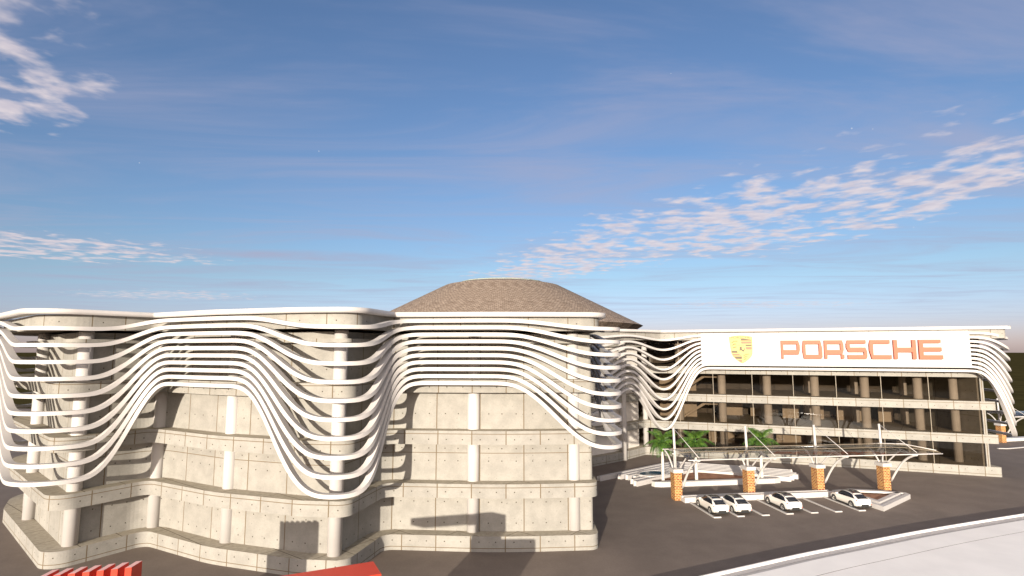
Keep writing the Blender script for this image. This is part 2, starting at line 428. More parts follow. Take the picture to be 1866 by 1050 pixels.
def ribbon(k):
    bm = bmesh.new(); HW, HH = .28, .16
    zs = [ribz(i, k) for i in range(len(RS))]
    for _ in range(10): zs = [zs[0]] + [(zs[i - 1] + zs[i] * 2 + zs[i + 1]) / 4 for i in range(1, len(zs) - 1)] + [zs[-1]]
    C = [Vector((*RS[i], zs[i])) for i in range(len(RS))]
    prof = []
    c = .05
    for sx, sy in ((-1, -1), (1, -1), (1, 1), (-1, 1)):
        if sx * sy > 0: prof += [(sx * HW, sy * (HH - c)), (sx * (HW - c), sy * HH)]
        else: prof += [(sx * (HW - c), sy * HH), (sx * HW, sy * (HH - c))]
    prof = [(-HW, -HH), (HW, -HH), (HW, HH), (-HW, HH)]
    rings = []
    for i, p in enumerate(C):
        T = (C[min(i + 1, len(C) - 1)] - C[max(0, i - 1)]).normalized()
        N = Vector((T.y, -T.x, 0)).normalized(); Bn = N.cross(T); 
        if Bn.z < 0: Bn = -Bn
        rings.append([bm.verts.new(p + N * a + Bn * b) for a, b in prof])
    for i in range(len(rings) - 1):
        for q in range(4):
            j = (q + 1) % 4; f = bm.faces.new((rings[i][q], rings[i][j], rings[i + 1][j], rings[i + 1][q])); f.smooth = (q % 2 == 0)
            f.smooth = True
    bm.faces.new(rings[0]); bm.faces.new(rings[-1][::-1])
    bmesh.ops.recalc_face_normals(bm, faces=bm.faces)
    for e in bm.edges:
        if e.calc_face_angle(0) > .6: e.smooth = False
    B('facade_ribbon', bm, 'white')
for k in range(10): ribbon(k)

# the glazed wing
X0, X1 = 23.6, 66.2
mull = [X0] + [32.9 + 5.52 * i for i in range(6)] + [X1]
mull.insert(1, 27.9)
gap = [(1.3, 4.47), (5.68, 9.05), (10.25, 13.6), (14.75, 19.1)]
GO = -.28
for z0, z1 in gap:
    for a, b in zip(mull[:-1], mull[1:]):
        bm = bmesh.new(); pa = Vector((a, wy(a))) + WN * GO; pb = Vector((b, wy(b))) + WN * GO
        vs = [bm.verts.new((*q, z)) for q, z in ((pa, z0 + .01), (pb, z0 + .01), (pb, z1 - .01), (pa, z1 - .01))]; bm.faces.new(vs)
        B('window_pane', bm, 'glass')
MW = Matrix(((WT.x, -WN.x, 0, 0), (WT.y, -WN.y, 0, 0), (0, 0, 1, 0), (0, 0, 0, 1)))
for z0, z1 in gap:
    for x in mull[1:-1]:
        bm = bmesh.new(); m = Matrix.Translation((x, wy(x), 0)) @ MW; box(bm, -.04, .04, .2, .36, z0, z1, m); B('mullion', bm, 'frame')
bm = bmesh.new(); m = Matrix.Translation((66.35, wy(66.35), 0)) @ MW
for z0, z1 in gap: box(bm, -.2, .2, .02, .5, z0, z1, m)
B('end_frame', bm, 'bandc')
m = Matrix.Translation((66.35, wy(66.35), 0)) @ MW
for x in (28.75, 35.1, 41.55, 48.0, 54.4, 60.85):
    column(x, wy(x, 3.0), .62, 1.3, 19.1, 'colin')
column(65.2, wy(65.2, 3.4), .55, 1.3, 19.1, 'colin')
for x in (31, 37.5, 44.0, 50.5, 57.0, 63.4):
    column(x, wy(x, 11.0), .55, 1.3, 19.1, 'colin')
# side wall of the wing and back wall of the halls
bm = bmesh.new(); 
pts = [Vector((66.3, wy(66.3) + .55)), Vector((66.3, 99)), ]
strip(bm, pts, 1.3, 19.1, .25); B('wall', bm, 'wallc', label='end wall of the glazed wing')
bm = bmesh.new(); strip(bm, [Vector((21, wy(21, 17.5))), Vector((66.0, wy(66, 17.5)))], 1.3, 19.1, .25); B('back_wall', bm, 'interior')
bm = bmesh.new(); strip(bm, [Vector((21.3, wy(21, 1.2))), Vector((21.3, wy(21, 17)))], 1.3, 19.1, .25); B('back_wall', bm, 'tan', label='tan inner side wall behind the staircases')
for x0, x1, d, z0, h in ((47.5, 50, 13, 5.68, 2.8), (50.6, 53.5, 13, 5.68, 2.8), (55.3, 60, 13, 5.68, 2.8), (61, 63, 13, 5.68, 2.8), (43, 45.5, 14, 5.68, 2.9), (38.5, 42, 14.5, 5.68, 2.6), (27, 33, 9, 5.68, 3.3), (27, 33, 9, 10.25, 3.3), (46, 51, 12, 1.3, 2.6), (35, 39, 10, 1.3, 2.4)):
    bm = bmesh.new(); m = Matrix.Translation((x0, wy(x0, d), 0)) @ MW; box(bm, 0, (x1 - x0) * 1.07, 0, .25, z0, z0 + h, m); B('partition', bm, 'tan')
for z0 in (1.3, 5.68, 10.25):
    bm = bmesh.new(); m = Matrix.Translation((29.0, wy(29.0, 4.6), 0)) @ MW
    n = 14; run = 4.2; rise = 2.6
    for i in range(n):
        box(bm, run * i / n, run * (i + 1) / n + .05, .08, 1.3, z0 + rise * i / n + .1, z0 + rise * i / n + .17, m)
    for yy in (0, 1.32):
        L = uvl(bm); a = [Vector((0, yy, z0)), Vector((.45, yy, z0)), Vector((run + .2, yy, z0 + rise)), Vector((run + .2, yy, z0 + rise + .3)), Vector((run - .1, yy, z0 + rise + .3))]
        lo = [bm.verts.new(m @ p) for p in a]; hi = [bm.verts.new(m @ (p + Vector((0, .08, 0)))) for p in a]
        for q in range(5): bm.faces.new((lo[q], lo[(q + 1) % 5], hi[(q + 1) % 5], hi[q]))
        bm.faces.new(lo[::-1]); bm.faces.new(hi)
    box(bm, run + .2, run + 2.6, 0, 1.4, z0 + rise - .05, z0 + rise + .25, m)
    B('staircase', bm, 'tan')

# ------------------------------------------------------------ sign board with crest and letters
so = -1.95
sa = Vector((31.45, wy(31.45))) + WN * 1.75; 
SL = 35.9
sign = empty('sign_board', (sa.x, sa.y, 15.0), math.atan2(WT.y, WT.x))
tag(sign, 'long white sign board with yellow crest and orange lettering on the glazed wing', 'sign')
def S(name, bm, mt, parent=None, label=None): return link(name, bm, mt, parent or sign, False, label)
bm = bmesh.new(); box(bm, 0, SL, 0, .3, 0, 5.15); S('board', bm, 'white')
LT = 'letter'
def letter(x, w, polys):
    bm = bmesh.new(); h = 2.78; zb = 1.15
    for pg in polys:
        pg3 = [(x + a * w, zb + b * h) for a, b in pg]
        lo = [bm.verts.new((p[0], -.004, p[1])) for p in pg3]; hi = [bm.verts.new((p[0], -.5, p[1])) for p in pg3]; n = len(pg3)
        for i in range(n): bm.faces.new((lo[i], lo[(i + 1) % n], hi[(i + 1) % n], hi[i]))
        bm.faces.new(lo[::-1]); bm.faces.new(hi)
    bmesh.ops.recalc_face_normals(bm, faces=bm.faces)
    S('letter', bm, 'orange')
def rc(a, b, c, d): return [(a, c), (b, c), (b, d), (a, d)]
s = .12
P_ = [rc(0, s, 0, 1), rc(s, .84, .80, 1), rc(s, .84, .23, .48), [(.84, .23), (.93, .23), (1, .48), (1, .74), (.92, 1), (.84, 1)]]
O_ = [[(.06, 0), (.16, 0), (.16, 1), (.05, 1), (0, .7), (0, .4)], rc(.16, .84, .80, 1), rc(.16, .84, 0, .22), [(.84, 0), (.95, 0), (1, .1), (1, .6), (.93, 1), (.84, 1)]]
R_ = [rc(0, .14, 0, 1), rc(.14, .82, .80, 1), rc(.14, .82, .23, .48), [(.82, .23), (.9, .23), (.98, .48), (.98, .76), (.92, 1), (.82, 1)], [(.84, 0), (.97, 0), (1, .05), (1, .229), (.84, .229)]]
S_ = [[(.1, .37), (.18, .37), (.18, 1), (.07, 1), (0, .8), (0, .6)], rc(.18, .96, .81, 1), rc(.18, .85, .37, .61), [(.85, 0), (.95, 0), (1, .12), (1, .4), (.93, .61), (.85, .61)], rc(.06, .85, 0, .21)]
C_ = [[(.1, 0), (.18, 0), (.18, 1), (.06, 1), (0, .78), (0, .45)], rc(.18, .95, .80, 1), rc(.18, 1, 0, .21)]
H_ = [rc(0, .17, 0, 1), rc(.17, .83, .36, .60), rc(.83, 1, 0, 1)]
E_ = [rc(0, .18, 0, 1), rc(.18, .94, .83, 1), rc(.18, .96, .40, .61), rc(.18, 1, 0, .21)]
def sx(X): return (X * .9835 - 31.45 + .55) * 1.071   # along the board
lets = [(42.95, 45.5, P_), (45.85, 48.45, O_), (48.75, 51.3, R_), (51.6, 54.2, S_), (54.5, 57.2, C_), (57.5, 60.2, H_), (60.55, 63.3, E_)]
for a, b, pg in lets: letter((a - 31.45) * 1.02 + .05, (b - a) * 1.02, pg)
# crest
cx0 = (35.55 - 31.45) * 1.071 - .15; cw = 3.5; ch = 4.45; cz = .35
def cp(a, b): return (cx0 + a * cw, cz + b * ch)
def flat(name, pg, y0, y1, mt, parent, label=None):
    bm = bmesh.new(); lo = [bm.verts.new((p[0], y0, p[1])) for p in pg]; hi = [bm.verts.new((p[0], y1, p[1])) for p in pg]; n = len(pg)
    for i in range(n): bm.faces.new((lo[i], lo[(i + 1) % n], hi[(i + 1) % n], hi[i]))
    fs = [bm.faces.new(lo[::-1]), bm.faces.new(hi)]
    bm.normal_update(); bmesh.ops.recalc_face_normals(bm, faces=bm.faces); bmesh.ops.triangulate(bm, faces=[f for f in bm.faces if len(f.verts) > 4])
    return link(name, bm, mt, parent, False, label)
shield = [(.54, 0), (.68, .06), (.82, .15), (.93, .25), (.975, .33), (.99, .5), (1, .95), (.87, .965), (.74, .99), (.5, 1), (.27, .99), (.14, .965), (0, .945), (.03, .75), (.075, .45), (.1, .33), (.16, .24), (.28, .14), (.42, .05)]
crest = flat('crest', [cp(*p) for p in shield], -.003, -.10, 'gold', sign)
c0 = (.51, .48)
inner = [((a - c0[0]) * .955 + c0[0], (b - c0[1]) * .965 + c0[1]) for a, b in shield]
flat('crest_field', [cp(*p) for p in inner], -.101, -.115, 'ylw', crest)
def stripe(pg, mt): flat('stripe', [cp(*p) for p in pg], -.116, -.125, mt, crest)
stripe([(.515, .81), (.965, .81), (.965, .84), (.7, .875), (.515, .885)], 'khaki')
stripe([(.525, .70), (.965, .70), (.965, .785), (.52, .785)], 'salmon')
stripe([(.70, .615), (.96, .615), (.96, .67), (.70, .67)], 'khaki')
stripe([(.72, .49), (.96, .49), (.96, .59), (.71, .59)], 'salmon')
stripe([(.10, .375), (.36, .375), (.34, .45), (.10, .45)], 'khaki')
stripe([(.16, .275), (.52, .275), (.52, .30), (.40, .35), (.12, .35)], 'salmon')
stripe([(.28, .16), (.53, .16), (.53, .25), (.19, .25)], 'khaki')
stripe([(.42, .07), (.53, .035), (.53, .135), (.34, .135)], 'salmon')
flat('crest_centre', [cp(*p) for p in [(.51, .30), (.60, .33), (.67, .39), (.70, .50), (.70, .67), (.33, .67), (.335, .48), (.36, .40), (.42, .33)]], -.116, -.135, 'ylw', crest)
horse = [(.43, .55), (.47, .59), (.52, .60), (.55, .57), (.54, .52), (.56, .49), (.62, .49), (.64, .52), (.63, .56), (.66, .55), (.67, .50), (.64, .46), (.61, .40), (.585, .44), (.56, .41), (.54, .455), (.49, .47), (.44, .43), (.43, .45), (.46, .49), (.42, .50), (.46, .53)]
flat('horse_figure', [cp(*p) for p in horse], -.136, -.145, 'khaki', crest)
def antler(x, z, w, sc_=1):
    bm = bmesh.new(); y = -.13
    base = [Vector((cp(x + w * t, 0)[0], y, cp(0, z + .035 * math.sin(pi * .8 * t) * sc_)[1])) for t in (0, .25, .5, .75, 1)]
    tube(bm, base, [.05, .035, .03, .025, .015], 6)
    for t in (.25, .5, .75):
        p = base[int(t * 4)]; tube(bm, [p, p + Vector((.05, 0, .12)), p + Vector((.13, 0, .22 * sc_))], [.025, .02, .01], 6)
    link('antler', bm, 'ink', crest)
antler(.12, .74, .27, 1.2); antler(.14, .645, .18); antler(.16, .55, .16, .7)
antler(.60, .28, .25); antler(.60, .21, .18, .7); antler(.60, .14, .12, .4)
def text(body, size, x, y, z, mt, parent, ex=.01, sxk=1., name='lettering'):
    cu = bpy.data.curves.new(name, 'FONT'); cu.body = body; cu.size = size; cu.extrude = ex; cu.align_x = 'CENTER'
    o = bpy.data.objects.new(name, cu); COL.objects.link(o)
    dg = bpy.context.evaluated_depsgraph_get(); me = bpy.data.meshes.new_from_object(o.evaluated_get(dg))
    bpy.data.objects.remove(o); me.transform(Matrix.Translation((x, y, z)) @ Matrix.Rotation(pi / 2, 4, 'X') @ Matrix.Diagonal((sxk, 1, 1, 1)))
    me.materials.clear(); me.materials.append(M[mt]); q = bpy.data.objects.new(name, me); COL.objects.link(q); q.parent = parent; return q
text('PORSCHE', .50, cp(.5, 0)[0], -.127, cp(0, .885)[1], 'ink', crest, .01, 1.35)
text('STUTTGART', .17, cp(.515, 0)[0], -.147, cp(0, .625)[1], 'khaki', crest, .008, 1.1)

# ------------------------------------------------------------ domed hall
hall = empty('domed_hall', (-1.95, 112, 0)); tag(hall, 'round brown shingled dome roof rising behind the concrete building', 'dome')
def lathe(prof, n, bm=None, smooth=False, uvs=True):
    bm = bm or bmesh.new(); L = uvl(bm); rings = []
    for r, z in prof: rings.append([bm.verts.new((r * math.cos(2 * pi * k / n + .07), r * math.sin(2 * pi * k / n + .07), z)) for k in range(n)])
    s = 0
    for i in range(len(prof) - 1):
        d = math.dist(prof[i], prof[i + 1])
        for k in range(n):
            j = (k + 1) % n; f = bm.faces.new((rings[i][k], rings[i][j], rings[i + 1][j], rings[i + 1][k])); f.smooth = smooth
            c0_, c1_ = 2 * pi * prof[i][0] / n, 2 * pi * prof[i + 1][0] / n
            for l, w in zip(f.loops, ((-c0_ / 2, s), (c0_ / 2, s), (c1_ / 2, s + d), (-c1_ / 2, s + d))): l[L].uv = w
        s += d
    return bm
link('dome_roof', lathe([(27.1, 22.0), (11.35, 29.95), (8.2, 30.6)], 40), 'shingle', hall)
link('drum', lathe([(24.4, 19.6), (24.8, 20.6), (27.09, 21.99)], 40), 'shingle', hall)
bm = lathe([(8.2, 30.625), (8.23, 30.75), (7.9, 30.82), (7.8, 30.68)], 20); sk = link('skylight_ring', bm, 'skyframe', hall)
bm = bmesh.new(); 
bm = lathe([(7.8, 30.65), (3.8, 31.0), (.05, 31.15)], 20); link('skylight_glass', bm, 'skylight', hall)
for k in range(10):
    a = 2 * pi * k / 10; bm = bmesh.new(); tube(bm, [(7.8 * math.cos(a), 7.8 * math.sin(a), 30.7), (3.8 * math.cos(a), 3.8 * math.sin(a), 31.05), (0, 0, 31.2)], .09, 6)
    link('skylight_bar', bm, 'skyframe', hall)

# ------------------------------------------------------------ parking canopy
def place_bm(name, bm, mt, parent, smooth=False, label=None):
    return link(name, bm, mt, parent, smooth, label)
can = empty('parking_canopy', (19.4, 69.0, 0)); tag(can, 'long glass parking canopy on four brick piers with white masts above the cars', 'canopy')
PT = [(19.35, 69.0), (28.45, 70.4), (37.4, 71.6), (46.1, 72.6)]
O0 = Vector((19.4, 69.0, 0))
cd = Vector((1, .135, 0)).normalized(); cn = Vector((.135, -1, 0)).normalized()        # along, towards the cars
def cpt(base, a, o, z): return Vector((*base, 0)) + cd * a + cn * o + Vector((0, 0, z)) - O0
def pier_set(base, parent, fn, cable=True):
    RM = Matrix(((cd.x, -cn.x, 0, fn(base, 0, 0, 0).x), (cd.y, -cn.y, 0, fn(base, 0, 0, 0).y), (0, 0, 1, 0), (0, 0, 0, 1)))
    bm = bmesh.new(); box(bm, -.46, .46, -.56, .56, .004, 3.15, RM); p = place_bm('pier', bm, 'brick', parent)
    bm = bmesh.new(); box(bm, -.60, .60, -.70, .70, 3.15, 3.55, RM); bevel(bm, .03); place_bm('pier_cap', bm, 'white', p)
    bm = bmesh.new(); tube(bm, [fn(base, -.05, 0, 3.55), fn(base, -.08, 0, 5.5), fn(base, -.16, 0, 8.25)], [.16, .15, .13], 12); place_bm('mast', bm, 'white', parent)
    # long front strut from low on the pier up to the canopy's front edge
    def arc(a0, o0, z0, a1, o1, z1, bul, r, nm='strut'):
        bm = bmesh.new(); P0 = fn(base, a0, o0, z0); P1 = fn(base, a1, o1, z1); pts = []
        for i in range(13):
            t = i / 12; q = P0.lerp(P1, t) + Vector((0, 0, 1)) * bul * math.sin(pi * t) ; pts.append(q)
        tube(bm, pts, r, 10); place_bm(nm, bm, 'white', parent)
    arc(.45, .64, 1.45, .9, 4.3, 5.2, .75, .13)
    arc(.35, .3, 3.6, .5, 2.3, 5.45, -.0, .09); arc(-.3, -.2, 3.6, -.5, -2.0, 5.3, .3, .1); arc(-.2, .2, 3.6, -.9, 1.4, 5.5, .3, .09)
    # ladder rib that carries the glass
    bm = bmesh.new()
    for zz, r in ((0, .06), (-.3, .05)):
        pts = [fn(base, .1, o, prof_z(o) - .1 + zz * (1 - abs((o - 1.1) / 3.6) ** 2)) for o in [(-2.4 + 7.1 * i / 14) for i in range(15)]]
        tube(bm, pts, r, 8)
    for i in range(1, 14):
        o = -2.4 + 7.1 * i / 14; cyl(bm, fn(base, .1, o, prof_z(o) - .1), fn(base, .1, o, prof_z(o) - .4 + .3 * abs((o - 1.1) / 3.6) ** 2), .03, n=6)
    place_bm('rib', bm, 'white', parent)
    if cable:
        bm = bmesh.new(); cyl(bm, fn(base, -.16, 0, 8.2), fn(base, .9, 4.3, 5.45), .035, n=6); place_bm('cable', bm, 'white', parent)
def prof_z(o): return 5.3 + .55 * (1 - ((o - 1.1) / 3.6) ** 2)
for b_ in PT: pier_set(b_, can, cpt)
# curved glass roof following the line of piers
line = [Vector((*PT[0], 0)) - cd * .6] + [Vector((*p, 0)) for p in PT[1:-1]] + [Vector((*PT[-1], 0)) + cd * 3.9]
def roofpt(t, o):
    q = t * (len(line) - 1); i = min(int(q), len(line) - 2); p = line[i].lerp(line[i + 1], q - i) + cn * o - O0; p.z = prof_z(o); return p
bm = bmesh.new(); NTt, NO = 24, 14
tip = lambda t, o: roofpt(t, o if t < .86 else (o - 4.7) * max(.12, 1 - ((t - .86) / .14) ** 2 * .9) + 4.7)
G0 = [[bm.verts.new(tip(i / NTt, -2.4 + 7.1 * j / NO)) for j in range(NO + 1)] for i in range(NTt + 1)]
for i in range(NTt):
    for j in range(NO): f = bm.faces.new((G0[i][j], G0[i][j + 1], G0[i + 1][j + 1], G0[i + 1][j])); f.smooth = True
place_bm('roof_glass', bm, 'clearglass', can)
for o in (-2.4, 4.7):
    bm = bmesh.new(); tube(bm, [tip(i / NTt, o) + Vector((0, 0, .02)) for i in range(NTt + 1)], .065, 8); place_bm('edge_rail', bm, 'white', can)
for o in (0, 2.4):
    bm = bmesh.new(); tube(bm, [tip(i / NTt, o) + Vector((0, 0, .02)) for i in range(NTt + 1)], .04, 6); place_bm('glazing_bar', bm, 'frame', can)
# second canopy, mostly behind the building at far right
can2 = empty('parking_canopy', (93.5, 111, 0)); tag(can2, 'second parking canopy with one brick pier glimpsed behind the right end of the building', 'canopy')
def cpt2(base, a, o, z): return cd * a + cn * o + Vector((0, 0, z))
pier_set((0, 0), can2, cpt2)
bm = bmesh.new(); g = [[bm.verts.new(cd * a + cn * o + Vector((0, 0, prof_z(o)))) for o in [-2.4 + 7.1 * j / 8 for j in range(9)]] for a in (-2, 12)]
for j in range(8): bm.faces.new((g[0][j], g[0][j + 1], g[1][j + 1], g[1][j]))
place_bm('roof_glass', bm, 'clearglass', can2)
bm = bmesh.new(); cyl(bm, cd * -2 + cn * 4.7 + Vector((0, 0, 5.3)), cd * 12 + cn * 4.7 + Vector((0, 0, 5.3)), .09, n=8); place_bm('edge_rail', bm, 'white', can2)
kb = bmesh.new(); prism(kb, [(78, 108.0), (88, 110.2), (120, 117.3), (120, 118.7), (88, 111.7), (78, 109.4)], .004, .6); 
tag(link('boundary_kerb', kb, 'white'), 'low white kerb wall in the distance at the far right edge', 'kerb')
kb = bmesh.new(); prism(kb, [(86.6, 103.6), (88.4, 103.5), (103, 108.6), (103, 109.0), (88.3, 103.9), (86.6, 104)], .004, .12)
tag(link('stall_line', kb, 'white'), 'white stall line in the distance beyond the right end of the building', 'parking line')

# ------------------------------------------------------------ stalls
fw = Vector((-.115, .993, 0)).normalized(); rt = Vector((fw.y, -fw.x, 0))
ends = [(21.12, 61.43), (23.74, 61.84), (26.53, 62.24), (29.32, 62.75), (32.17, 63.16), (34.99, 63.58), (37.79, 64.0)]
names = ['leftmost of the white stall lines, left of the first white car', 'white stall line between the two neighbouring white cars', 'white stall line just right of the second white car',
         'white stall line along the left side of the third white car', 'white stall line just right of the third white car', 'bare white stall line left of the one beside the rightmost car', 'white stall line along the left side of the rightmost white car']
for (x, y), nm in zip(ends, names):
    bm = bmesh.new(); o = Vector((x, y, 0))
    Mx = Matrix(((rt.x, fw.x, 0, 0), (rt.y, fw.y, 0, 0), (0, 0, 1, 0), (0, 0, 0, 1)))
    box(bm, -.11, .11, .165, 6.2, .004, .10, Mx); box(bm, -.10, .72, 0, .16, .004, .12, Mx)
    q = link('stall_line', bm, 'white'); q.location = o; tag(q, nm, 'parking line', 'parking stall lines')
# kerb planter behind and right of the stalls
kp = empty('kerb_planter', (19.8, 67.5, 0)); tag(kp, 'white kerb wall behind the cars ending in a triangular planter of bare soil', 'planter')
def KP(name, bm, mt): bmesh.ops.transform(bm, matrix=Matrix.Translation((-19.8, -67.5, 0)), verts=bm.verts); return link(name, bm, mt, kp)
def ringwall(bm, out, inn, z0, z1, mi=0):
    n = len(out)
    for i in range(n):
        j = (i + 1) % n; prism(bm, [out[i], out[j], inn[j], inn[i]], z0, z1, mi, mi)
bm = bmesh.new(); prism(bm, [(19.8, 67.35), (38.6, 70.2), (38.5, 70.55), (19.75, 67.7)], .004, .6); KP('kerb_wall', bm, 'white')
bm = bmesh.new(); prism(bm, [(19.74, 67.72), (38.4, 70.57), (38.35, 70.95), (19.7, 68.12)], .004, .42); KP('kerb_gutter', bm, 'white')
bm = bmesh.new(); prism(bm, [(19.69, 68.14), (38.3, 70.97), (38.3, 71.3), (19.66, 68.5)], .004, .6); KP('kerb_wall', bm, 'white')
tri = [(39.0, 70.35), (40.35, 63.9), (47.0, 69.3), (47.1, 70.2), (44.6, 71.5), (41.6, 72.1), (38.9, 71.4)]
def shrink(pg, d):
    c = Vector((sum(p[0] for p in pg) / len(pg), sum(p[1] for p in pg) / len(pg))); n = len(pg); out = []
    for i in range(n):
        a, b, c2 = Vector(pg[i - 1]), Vector(pg[i]), Vector(pg[(i + 1) % n]); t1 = (b - a).normalized(); t2 = (c2 - b).normalized()
        n1 = Vector((-t1.y, t1.x)); n2 = Vector((-t2.y, t2.x)); m_ = (n1 + n2).normalized(); out.append(tuple(b + m_ * d / max(.35, m_.dot(n1))))
    return out
t1_, t2_, t3_ = shrink(tri, .45), shrink(tri, .85), shrink(tri, 1.35)
bm = bmesh.new(); ringwall(bm, tri, t1_, .004, .5); KP('kerb_ring', bm, 'white')
bm = bmesh.new(); ringwall(bm, t1_, t2_, .004, .36); KP('kerb_gutter', bm, 'white')
bm = bmesh.new(); ringwall(bm, t2_, t3_, .004, .62); KP('kerb_ring', bm, 'white')
bm = bmesh.new(); prism(bm, t3_, .004, .4); KP('soil', bm, 'soil')

# ------------------------------------------------------------ striped planter
sp_ = empty('striped_planter', (25, 80, 0)); tag(sp_, 'low V shaped planter of parallel white kerb bars around a small pool', 'planter')
def SP(name, bm, mt, label=None): bmesh.ops.transform(bm, matrix=Matrix.Translation((-25, -80, 0)), verts=bm.verts); return link(name, bm, mt, sp_, False, label)
ap = Vector((24.6, 89.3)); dl = (Vector((11.6, 78.7)) - ap).normalized(); dr = (Vector((39.5, 83.0)) - ap).normalized()
nl = Vector((dl.y, -dl.x)) * -1; nl = Vector((-dl.y, dl.x)) if Vector((-dl.y, dl.x)).y < 0 else Vector((dl.y, -dl.x))
nr = Vector((-dr.y, dr.x)) if Vector((-dr.y, dr.x)).y < 0 else Vector((dr.y, -dr.x))
llen = [17.0, 14.0, 13.6, 13.2, 15.0, 15.6, 14.8]; rlen = [16.4, 16.4, 16.9, 17.1, 16.4, 16.0, 15.8]
def vbar(bm, o0, o1, z0, z1, la, ra):
    def side(o):
        # intersection of the two offset lines
        A = ap + nl * o; Bq = ap + nr * o; cr = dl.x * dr.y - dl.y * dr.x; t = ((Bq - A).x * dr.y - (Bq - A).y * dr.x) / cr; X = A + dl * t
        return [(*(ap + nl * o + dl * la), 0), (X.x, X.y, 3.0), (*(ap + nr * o + dr * ra), 0)]
    a = fillet(side(o0), 10); b = fillet(side(o1), 10)
    # rounded bar ends
    def cap(p, q):
        m_ = (p + q) / 2; r = (p - q).length / 2; e = []
        v = (p - m_)
        for k in range(1, 6):
            t = pi * k / 6; e.append(m_ + Vector((v.x * math.cos(t) - v.y * math.sin(t), v.x * math.sin(t) + v.y * math.cos(t))))
        return e
    pts = a + cap(a[-1], b[-1])[::1] + b[::-1] + cap(b[0], a[0])
    if sum(pts[i].x * pts[(i + 1) % len(pts)].y - pts[(i + 1) % len(pts)].x * pts[i].y for i in range(len(pts))) < 0: pts = pts[::-1]
    prism(bm, pts, z0, z1)
for k in range(6):
    o = k * 1.0
    bm = bmesh.new(); vbar(bm, o, o + .48, .004, .62, llen[k], rlen[k]); SP('kerb_bar', bm, 'white')
    if k < 5:
        bm = bmesh.new(); vbar(bm, o + .485, o + .995, .004, .5, min(llen[k], llen[k + 1]) - .5, min(rlen[k], rlen[k + 1]) - .5); SP('gutter_shade_strip', bm, 'guttershade')  # dark strip between the bars, gutter shade put in as colour
# pool
pc = Vector((19.3, 80.3))
ell = lambda rx, ry, n=32: [(pc.x + rx * math.cos(2 * pi * i / n) * .86 - ry * math.sin(2 * pi * i / n) * .5, pc.y + rx * math.cos(2 * pi * i / n) * .5 + ry * math.sin(2 * pi * i / n) * .86) for i in range(n)]
bm = bmesh.new(); ringwall(bm, ell(2.5, 1.75), ell(2.05, 1.35), .004, .70); SP('pool_rim', bm, 'white')
bm = bmesh.new(); prism(bm, ell(2.04, 1.34), .42, .655, 0, 0); SP('pool_water', bm, 'water')
# front wall and soil
fo = [(18.0, 75.6), (18.3, 75.1), (19.2, 74.95), (23.3, 75.45), (29.8, 76.35), (34.6, 77.1), (35.5, 77.45), (35.4, 78.1), (34.6, 78.15), (30, 77.1), (23.3, 76.15), (19.5, 75.9)]
bm = bmesh.new(); prism(bm, fo, .004, .62); SP('front_kerb', bm, 'white')
bm = bmesh.new(); prism(bm, [(18.8, 77.2), (19.5, 75.95), (23.3, 76.2), (30, 77.15), (34.6, 78.2), (34, 79.0), (26.2, 83.0)], .004, .30); SP('soil', bm, 'soil')

# ------------------------------------------------------------ palms
def frond_mesh(L, droop, seed):
    rnd = random.Random(seed); bm = bmesh.new(); pts = []
    for i in range(13):
        t = i / 12; pts.append(Vector((L * t * (1 - .12 * t * droop), 0, .95 * L * .55 * t * (1 - t * (1.0 + .6 * droop)) * 1.3)))
    tube(bm, pts, [.035 * (1 - .8 * i / 12) for i in range(13)], 5)
    n = 42
    for k in range(n):
        t = .12 + .88 * k / n; q = t * 12; i = min(int(q), 11); p = pts[i].lerp(pts[i + 1], q - i); T = (pts[i + 1] - pts[i]).normalized()
        ll = .85 * math.sin(pi * min(.97, .18 + t * .78)) ** .7
        for s in (-1, 1):
            d = (Vector((0, s, -.45 - .35 * rnd.random())) + T * .9 + Vector((0, 0, rnd.uniform(-.2, .3)))).normalized(); w = .026
            m1 = p + d * ll * .5 + Vector((0, 0, .03)); e = p + d * ll + Vector((0, 0, -.16 * ll))
            a = bm.verts.new(p + T * w * .4); b = bm.verts.new(p - T * w * .4); c = bm.verts.new(m1 - T * w); d2 = bm.verts.new(m1 + T * w); f = bm.verts.new(e)
            bm.faces.new((a, b, c, d2)); bm.faces.new((d2, c, f))
    me = bpy.data.meshes.new('frond'); bm.to_mesh(me); bm.free(); me.materials.append(M['leaf']); return me
FM = [frond_mesh(2.6, .7, 1), frond_mesh(2.4, 1.2, 2), frond_mesh(2.2, .25, 3)]
def palm(x, y, z0, label, rot, h=4.0):
    e = empty('palm_tree', (x, y, z0), rot); tag(e, label, 'palm tree', 'palm trees in the striped planter')
    bm = bmesh.new(); tube(bm, [(0, 0, 0), (0, 0, .15), (.01, 0, 1.2), (.02, 0, 2.6), (0, 0, h)], [.24, .21, .2, .19, .13], 14)
    for i in range(22):
        z = .25 + i * (h - .5) / 22; bm2 = None
    link('trunk', bm, 'trunk', e)
    bm = bmesh.new(); tube(bm, [(0, 0, h + .002), (0, 0, h + .3), (0, 0, h + .95), (0, 0, h + 1.25)], [.12, .15, .1, .04], 12); link('crownshaft', bm, 'shaft', e)
    rnd = random.Random(x)
    for i in range(24):
        me = FM[0 if i < 9 else (1 if i < 17 else 2)]; o = bpy.data.objects.new('frond', me); COL.objects.link(o); o.parent = e
        o.location = (0, 0, h + 1.0 + .01 * i); base = (.0, -.45, .75)[0 if i < 9 else (1 if i < 17 else 2)]
        o.rotation_euler = (rnd.uniform(-.25, .25), -(base + rnd.uniform(-.15, .2)), i * 2.4 + rnd.uniform(-.2, .2)); sc2 = rnd.uniform(.9, 1.08); o.scale = (sc2,) * 3
palm(19.8, 76.75, .3, 'left palm tree standing clear of the canopy, trunk in front of the pool', 0.3, 3.85)
